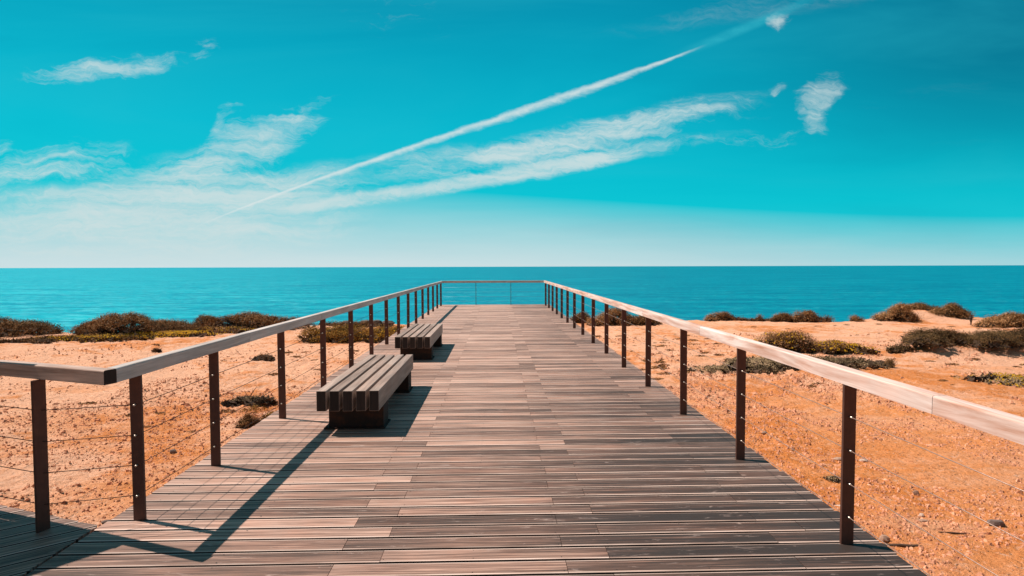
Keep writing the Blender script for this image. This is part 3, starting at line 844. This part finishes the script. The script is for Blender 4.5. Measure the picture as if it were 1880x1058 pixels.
ST = [
 ('pale brown angular stone at the left end of the driftwood stick', 3.57, 5.06, .048, .035, .032, 'rock', .2),
 ('dark flat stone with a pale top, largest stone at the lower right', 4.86, 5.30, .085, .045, .032, 'rock_dark', -.1),
 ('small white stone left of the large dark flat stone', 4.30, 5.55, .030, .024, .020, 'rock_pale', .3),
 ('flat grey-brown stone just below the small white stone', 4.22, 5.42, .050, .028, .014, 'rock', .1),
 ('upright pointed brown stone among the right-hand gravel', 4.66, 6.10, .022, .030, .038, 'rock', .8),
 ('flat pale slab of stone right of the nearest right post', 3.62, 5.80, .070, .022, .010, 'rock_pale', -.2),
 ('dark thin stone on the sand just right of the nearest right post', 3.16, 6.25, .055, .022, .014, 'rock_dark', .0),
 ('grey stone cluster piece in the middle of the right sand', 4.55, 7.35, .075, .045, .022, 'rock', .3),
 ('pale stone beside the grey stone in the middle of the right sand', 4.85, 7.30, .055, .035, .018, 'rock_pale', -.3),
 ('round brown stone on the sand between the second and third right posts', 3.38, 8.45, .040, .035, .035, 'rock', .0),
 ('small brown stone further right between the second and third right posts', 4.05, 8.40, .042, .030, .028, 'rock', .5),
 ('dark flat stone on the left sand between the two nearest left posts', -3.80, 5.55, .062, .030, .018, 'rock_dark', .1),
 ('small dark stone in the middle of the left sand above the dark flat stone', -4.35, 7.65, .045, .035, .035, 'rock_dark', .4),
 ('grey stone on the left sand right of the dark flat stone', -3.50, 5.90, .055, .030, .020, 'rock', .2),
 ('brown stone on the left sand just beside the corner of the two boardwalks', -2.78, 4.55, .032, .024, .022, 'rock_dark', .3),
 ('small brown stone on the left sand close to the boardwalk edge', -3.05, 4.68, .030, .022, .018, 'rock', -.3),
 ('low elongated stone on the left sand left of the first rail post', -3.08, 4.95, .055, .022, .016, 'rock', .5),
 ('thin pale chip of stone between the first and second right posts', 3.30, 6.95, .050, .018, .010, 'rock_pale', .1),
]
for lab, x, y, sx, sy, sz, mt, rz in ST:
    o = stone_mb(rs, sx, sy, sz, rs.random()).build('stone', M[mt], loc=(x, y, gz(x, y) + sz * 0.45), rot=(0, 0, rz))
    tag(o, lab, 'stone', 'loose stones on the sand')
for k in range(7):
    x = -7.3 + 0.42 * k + rs.uniform(-.1, .1); y = 24.35 + rs.uniform(-.2, .2)
    s = rs.uniform(.12, .24)
    o = stone_mb(rs, s * 1.5, s, s * .8, rs.random()).build('rock', M['rock_dark'], loc=(x, y, gz(x, y) + s * .3), rot=(0, 0, rs.random()))
    tag(o, 'dark rock in the row at the cliff edge behind the left railing', 'rock', 'rocks at the left cliff edge')

o = MB(); o.tube([(-.155, .035, .012), (-.11, .01, .012), (-.03, .004, .016), (.05, -.012, .013), (.13, -.006, .012), (.165, -.012, .010)], [.010, .015, .013, .015, .012, .006], 7)
o = o.build('driftwood', M['twig'], smooth=True, loc=(3.66, 4.93, gz(3.66, 4.93))); tag(o, 'dark driftwood stick lying on the sand beside the lower right boards', 'driftwood')
o = MB(); o.tube([(-.12, .03, .010), (-.05, .012, .012), (.04, .0, .010), (.12, -.012, .008)], [.004, .008, .008, .004], 6)
o = o.build('driftwood', M['twig'], smooth=True, loc=(4.30, 5.15, gz(4.3, 5.15))); tag(o, 'thinner dark twig further right than the driftwood stick', 'driftwood')
# wooden stake on the cliff top
sk = empty('wooden_stake', (19.97, 23.3, gz(19.97, 23.3))); tag(sk, 'short brown wooden stake standing on the sand near the right cliff edge', 'stake')
mb = MB(); mb.tube([(0, 0, -.05), (0.005, 0, .18), (0.0, 0, .36), (-0.01, 0, .42)], [.055, .05, .052, .03], 7)
mb.build('stake_shaft', M['joist'], sk)
mb = MB(); mb.box((0.0, 0, 0.30), (0.13, 0.12, 0.05), 0.4, 0, 0.01); mb.build('binding', M['twig'], sk)

# gravel: thousands of chips in one mesh
rg = np.random.RandomState(5)
mb = MB()
def chips(n, x0, x1, y0_, y1_, smin, smax, thr):
    xs_ = rg.uniform(x0, x1, n); yu = rg.uniform(0, 1, n)
    ys_ = y0_ + (y1_ - y0_) * yu ** 1.25
    den = vnoise(xs_ * 0.9 + 3, ys_ * 0.9, 21) * 0.7 + vnoise(xs_ * 3.1, ys_ * 3.1, 22) * 0.3
    keep = (den > thr) & ~((xs_ > -2.6) & (xs_ < 2.35))
    xs_, ys_ = xs_[keep], ys_[keep]
    zs_ = ground_h(xs_, ys_)
    for x, y, z in zip(xs_, ys_, zs_):
        s = smin + (smax - smin) * rg.random_sample() ** 3.2
        a = rg.random_sample() * 6.28; sx = s * (0.7 + rg.random_sample()); sy = s * (0.5 + 0.5 * rg.random_sample()); h = s * (0.4 + 0.8 * rg.random_sample())
        ca, sa = math.cos(a), math.sin(a)
        tp = []
        for (u, v, w) in ((-1, -.3, 0), (.2, -1, 0), (1, .2, 0), (-.2, 1, 0)):
            tp.append((x + (u * sx * ca - v * sy * sa), y + (u * sx * sa + v * sy * ca), z - 0.003))
        tt = [(p[0] * .45 + x * .55 + sx * .1, p[1] * .45 + y * .55, z + h * (0.7 + .5 * rg.random_sample())) for p in tp]
        mb.add(tp + tt, [(0, 1, 5, 4), (1, 2, 6, 5), (2, 3, 7, 6), (3, 0, 4, 7), (4, 5, 6, 7)], float(rg.random_sample()))
chips(42000, 2.3, 8.5, 3.6, 13.0, .005, .024, .43)
chips(26000, -8.0, -2.5, 3.6, 13.0, .005, .024, .42)
chips(9000, 2.4, 16.0, 9.5, 20.0, .012, .050, .45)
chips(4500, -14.0, -2.8, 9.0, 19.0, .012, .040, .48)
o = mb.build('pebbles', M['pebbles']); tag(o, kind='stuff'); o['label'] = 'loose gravel and small pebbles scattered over the sand'; o['category'] = 'pebbles'

# ------------------------------------------------------------------ sky
w = bpy.data.worlds.new('World'); scene.world = w; w.use_nodes = True
t = NT(w)
bg = w.node_tree.nodes['Background']
gen = t.node('ShaderNodeTexCoord').outputs['Generated']
sep = t.node('ShaderNodeSeparateXYZ', inp={0: gen})
yc = t.math('MAXIMUM', t.math('ABSOLUTE', sep.outputs[1]), 0.12)
A_ = t.math('DIVIDE', sep.outputs[0], yc); E_ = t.math('DIVIDE', sep.outputs[2], yc)
elev = t.math('MAXIMUM', sep.outputs[2], 0.0)
Pv = t.node('ShaderNodeCombineXYZ', inp={0: A_, 1: E_, 2: 0.0}).outputs[0]
# clear sky gradient
r = t.node('ShaderNodeValToRGB', inp={0: elev})
el = r.color_ramp.elements
el[0].position = 0.0; el[0].color = (0.02, 0.575, 0.70, 1)
el[1].position = 1.0; el[1].color = (0.13, 0.16, 0.20, 1)
for p_, c_ in ((0.10, (0.001, 0.575, 0.70)), (0.22, (0.001, 0.50, 0.66)), (0.34, (0.001, 0.385, 0.555)), (0.43, (0.001, 0.28, 0.45)), (0.56, (0.075, 0.165, 0.255))):
    e = el.new(p_); e.color = c_ + (1,)
clear = r.outputs[0]
right = t.math('MULTIPLY', t.ss(A_, 0.05, 1.0), t.ss(E_, 0.04, 0.40))
clear = t.mix(t.math('MULTIPLY', right, 0.80), clear, (0.001, 0.10, 0.21))
# physical sky as a share of the whole
sky = t.node('ShaderNodeTexSky', sky_type='NISHITA')
sky.sun_disc = False; sky.sun_elevation = math.radians(55.9); sky.sun_rotation = math.radians(-70.9)
sky.altitude = 20; sky.dust_density = 1.0
nish = t.mix(1.0, sky.outputs[0], (0.006, 0.105, 0.075), 'MULTIPLY')
clear = t.mix(0.12, clear, nish)
# slanting veils, barely visible
vs_ = t.noise(t.scale(Pv, (1.1, 6.0, 1), rot=(0, 0, -0.22)), 1.0, 5, 0.55, 0.6)
clear = t.mix(t.ss(vs_, 0.42, 0.75, 0.0, 0.28), clear, (0.03, 0.53, 0.64))
clear = t.mix(t.ss(vs_, 0.48, 0.25, 0.0, 0.22), clear, (0.001, 0.22, 0.36))
# pale band over the horizon, thicker to the left
eh = t.ss(A_, -0.6, 0.9, 0.150, 0.088)
hz = t.math('SUBTRACT', 1.0, t.math('DIVIDE', E_, eh), clamp=True)
hz = t.math('POWER', hz, 0.95)
hz = t.math('MULTIPLY', hz, t.ss(A_, -0.1, 0.95, 1.0, 0.62))
hn = t.noise(t.scale(Pv, (2.0, 22.0, 1)), 1.0, 4, 0.6, 0.3)
hz = t.math('ADD', hz, t.math('MULTIPLY', t.math('MULTIPLY', t.math('SUBTRACT', hn, 0.5), 0.25), t.ss(hz, 0.0, 0.3)), clamp=True)
col = t.mix(hz, clear, (0.62, 0.75, 0.775))
# clouds: soft streaks with ragged noise
wv = t.node('ShaderNodeTexNoise', inp={'Vector': Pv, 'Scale': 9.0, 'Detail': 4.0, 'Roughness': 0.6})
wo = t.node('ShaderNodeVectorMath', operation='SUBTRACT', inp={0: wv.outputs['Color'], 1: (0.5, 0.5, 0.5)}).outputs[0]
wo = t.node('ShaderNodeVectorMath', operation='MULTIPLY', inp={0: wo, 1: (0.13, 0.07, 0.0)}).outputs[0]
Pw = t.node('ShaderNodeVectorMath', operation='ADD', inp={0: Pv, 1: wo}).outputs[0]
CL = [
 (-0.670,0.340,0.165,0.020,0.176,0.70), (-0.482,0.392,0.042,0.014,-0.150,0.45), (-0.485,0.371,0.040,0.008,0.023,0.45),
 (-0.419,0.212,0.160,0.040,0.497,0.80), (-0.462,0.248,0.050,0.016,1.219,0.55), (0.570,0.283,0.065,0.026,1.214,0.72), (0.493,0.427,0.030,0.012,0.049,0.75),
 (0.125,0.218,0.380,0.042,0.216,0.72), (0.06,0.170,0.400,0.026,0.185,0.85), (-0.23,0.118,0.26,0.020,0.13,0.75), (-0.765,0.167,0.170,0.036,0.152,0.62),
 (-0.497,0.123,0.360,0.062,0.048,0.85), (-0.599,0.085,0.420,0.075,0.006,0.85), (-0.545,0.150,0.130,0.052,0.126,0.65),
 (0.624,0.453,0.200,0.030,0.143,0.24), (0.506,0.310,0.030,0.011,0.159,0.40), (-0.086,0.178,0.200,0.036,0.098,0.50),
 (-0.168,0.455,0.200,0.060,0.096,0.14), (0.461,0.228,0.120,0.014,0.136,0.32), (-0.842,0.200,0.045,0.018,0.539,0.45), (0.229,0.473,0.280,0.060,0.203,0.14)]
# the first kind keeps its ragged patches, the second is smooth, drawn-out cirrus
SM = [(0.125,0.222,0.390,0.026,0.225,0.80), (0.05,0.166,0.430,0.016,0.178,0.95), (-0.25,0.117,0.26,0.014,0.14,0.85),
 (-0.497,0.123,0.380,0.050,0.048,0.80), (-0.60,0.080,0.45,0.070,0.0,0.80), (-0.545,0.150,0.140,0.045,0.126,0.70), (-0.80,0.160,0.20,0.018,0.10,0.45),
 (-0.086,0.178,0.220,0.034,0.098,0.50), (-0.33,0.145,0.16,0.030,0.20,0.55), (0.55,0.47,0.5,0.03,0.17,0.25), (0.75,0.30,0.35,0.025,0.16,0.13), (0.80,0.215,0.35,0.012,0.08,0.10)]
def density(items, P):
    d = None
    for (cx, cy, L_, W_, an, am) in items:
        mp = t.node('ShaderNodeMapping', vector_type='TEXTURE', inp={'Vector': P, 'Location': (cx, cy, 0), 'Rotation': (0, 0, an), 'Scale': (L_ * 1.15, W_ * 1.5, 1)}).outputs[0]
        ln = t.node('ShaderNodeVectorMath', operation='LENGTH', inp={0: mp}).outputs['Value']
        k = t.ss(ln, 1.05, 0.15, 0.0, am)
        d = k if d is None else t.math('MAXIMUM', d, k)
    return d
RAG = [c for c in CL if not (c[0] in (-0.497, -0.599, -0.545, 0.06, -0.23, -0.086, 0.624, 0.229))]
RAG = [(0.20, 0.232, 0.30, 0.034, 0.216, 0.62) if c[0] == 0.125 else c for c in RAG]
RAG += [(-0.505, 0.170, 0.085, 0.030, 0.55, 0.80), (-0.345, 0.262, 0.075, 0.013, 0.65, 0.62), (-0.455, 0.205, 0.12, 0.036, 0.50, 0.72)]
dens = density(RAG, Pw)
n1 = t.noise(t.scale(Pw, (6, 44, 1), rot=(0, 0, -0.25)), 1.0, 7, 0.68, 0.6)
n2 = t.noise(t.scale(Pw, (50, 120, 1), rot=(0, 0, -0.3)), 1.0, 6, 0.75, 0.4)
nn = t.math('ADD', t.math('MULTIPLY', n1, 0.70), t.math('MULTIPLY', n2, 0.30))
cl = t.math('ADD', t.math('MULTIPLY', dens, 0.75), t.math('MULTIPLY', t.math('SUBTRACT', nn, 0.5), 2.0))
cl = t.math('MULTIPLY', t.ss(cl, 0.10, 1.00, 0.0, 0.85), t.ss(dens, 0.0, 0.30))
wo2 = t.node('ShaderNodeVectorMath', operation='MULTIPLY', inp={0: wo, 1: (0.7, 0.30, 0.0)}).outputs[0]
Ps = t.node('ShaderNodeVectorMath', operation='ADD', inp={0: Pv, 1: wo2}).outputs[0]
ds = density(SM, Ps)
ns = t.noise(t.scale(Ps, (1.8, 30, 1), rot=(0, 0, -0.17)), 1.0, 6, 0.62, 0.3)
cs = t.math('MULTIPLY', ds, t.math('ADD', 0.10, t.math('MULTIPLY', ns, 1.75)))
cs = t.math('ADD', cs, t.math('MULTIPLY', t.math('MULTIPLY', t.math('SUBTRACT', nn, 0.5), 1.9), t.ss(ds, 0.0, 0.5)))
cs = t.ss(cs, 0.10, 1.05, 0.0, 0.86)
cl = t.math('SUBTRACT', 1.0, t.math('MULTIPLY', t.math('SUBTRACT', 1.0, cl), t.math('SUBTRACT', 1.0, cs)))
ahead = t.ss(sep.outputs[1], 0.12, 0.35)
col = t.mix(t.math('MULTIPLY', cl, ahead), col, (0.63, 0.745, 0.75))
# contrail
A2 = t.math('MULTIPLY', A_, A_); A3 = t.math('MULTIPLY', A2, A_)
fc = t.math('ADD', t.math('MULTIPLY', A3, 0.1209), t.math('ADD', t.math('MULTIPLY', A2, 0.0123), t.math('ADD', t.math('MULTIPLY', A_, 0.33203), 0.2568)))
cn = t.noise(t.scale(Pv, (26, 60, 1), rot=(0, 0, -0.33)), 1.0, 5, 0.7, 0.3)
dd = t.math('SUBTRACT', E_, fc)
wd = t.math('ADD', t.ss(A_, -0.45, 0.10, 0.0014, 0.0060, False), 0.0)
wd = t.math('MULTIPLY', wd, t.ss(A_, 0.365, 0.12, 0.30, 1.0))
dn = t.math('ADD', t.math('DIVIDE', dd, wd), t.math('MULTIPLY', t.math('SUBTRACT', cn, 0.5), 2.6))
upper = t.ss(dn, 1.6, 0.1); lower = t.ss(dn, -2.4, 0.2)
tr = t.math('MULTIPLY', t.math('MULTIPLY', upper, lower), t.math('MULTIPLY', t.ss(A_, 0.375, 0.30, 0.0, 0.82), t.ss(A_, -0.56, -0.40)))
tr = t.math('MULTIPLY', tr, t.math('ADD', 0.40, t.math('MULTIPLY', cn, 0.95)), clamp=True)
col = t.mix(t.math('MULTIPLY', tr, ahead), col, (0.72, 0.80, 0.80))
# its dissolved tail
dt = t.math('DIVIDE', dd, 0.013)
tail = t.math('MULTIPLY', t.ss(t.math('ABSOLUTE', t.math('SUBTRACT', dt, 0.2)), 1.0, 0.1), t.math('MULTIPLY', t.ss(A_, 0.28, 0.42), t.ss(A_, 0.62, 0.45)))
col = t.mix(t.math('MULTIPLY', t.math('MULTIPLY', tail, t.math('MULTIPLY', cn, 0.7)), ahead), col, (0.05, 0.55, 0.66))
# the sky behind the camera, over the land, is darker and greyer
col = t.mix(t.ss(sep.outputs[1], 0.12, -0.30, 0.0, 0.80), col, (0.095, 0.125, 0.155))
t.l.new(col, bg.inputs['Color']); bg.inputs['Strength'].default_value = 0.88

# ------------------------------------------------------------------ sun
sun = bpy.data.lights.new('sun', 'SUN'); sun.energy = 5.0; sun.angle = math.radians(0.5); sun.color = (1.0, 0.82, 0.71)
so = bpy.data.objects.new('sun', sun); COL.objects.link(so)
sdv = Vector((-0.641, 0.222, 1.0)).normalized()
so.rotation_euler = sdv.to_track_quat('Z', 'Y').to_euler(); so.location = (-8, 3, 14)

# ------------------------------------------------------------------ camera
pit, yaw, rol = 0.0379, 0.0272, -0.0028
F = Vector((math.sin(yaw) * math.cos(pit), math.cos(yaw) * math.cos(pit), -math.sin(pit)))
Rt = Vector((math.cos(yaw), -math.sin(yaw), 0)); U = Rt.cross(F)
R2 = Rt * math.cos(rol) + U * math.sin(rol); U2 = -Rt * math.sin(rol) + U * math.cos(rol)
cam = bpy.data.cameras.new('camera'); cam.sensor_width = 36.0; cam.lens = 1042 / 1880 * 36
cam.clip_start = 0.05; cam.clip_end = 100000
co = bpy.data.objects.new('camera', cam); COL.objects.link(co)
mtx = Matrix((R2, U2, -F)).transposed().to_4x4(); mtx.translation = Vector((0, 0, 1.6))
co.matrix_world = mtx
scene.camera = co

scene.view_settings.view_transform = 'Standard'; scene.view_settings.look = 'None'
scene.view_settings.exposure = 0.18; scene.view_settings.gamma = 1.0
scene.render.engine = 'CYCLES'
scene.cycles.use_denoising = True
scene.cycles.max_bounces = 5; scene.cycles.diffuse_bounces = 3; scene.cycles.glossy_bounces = 2
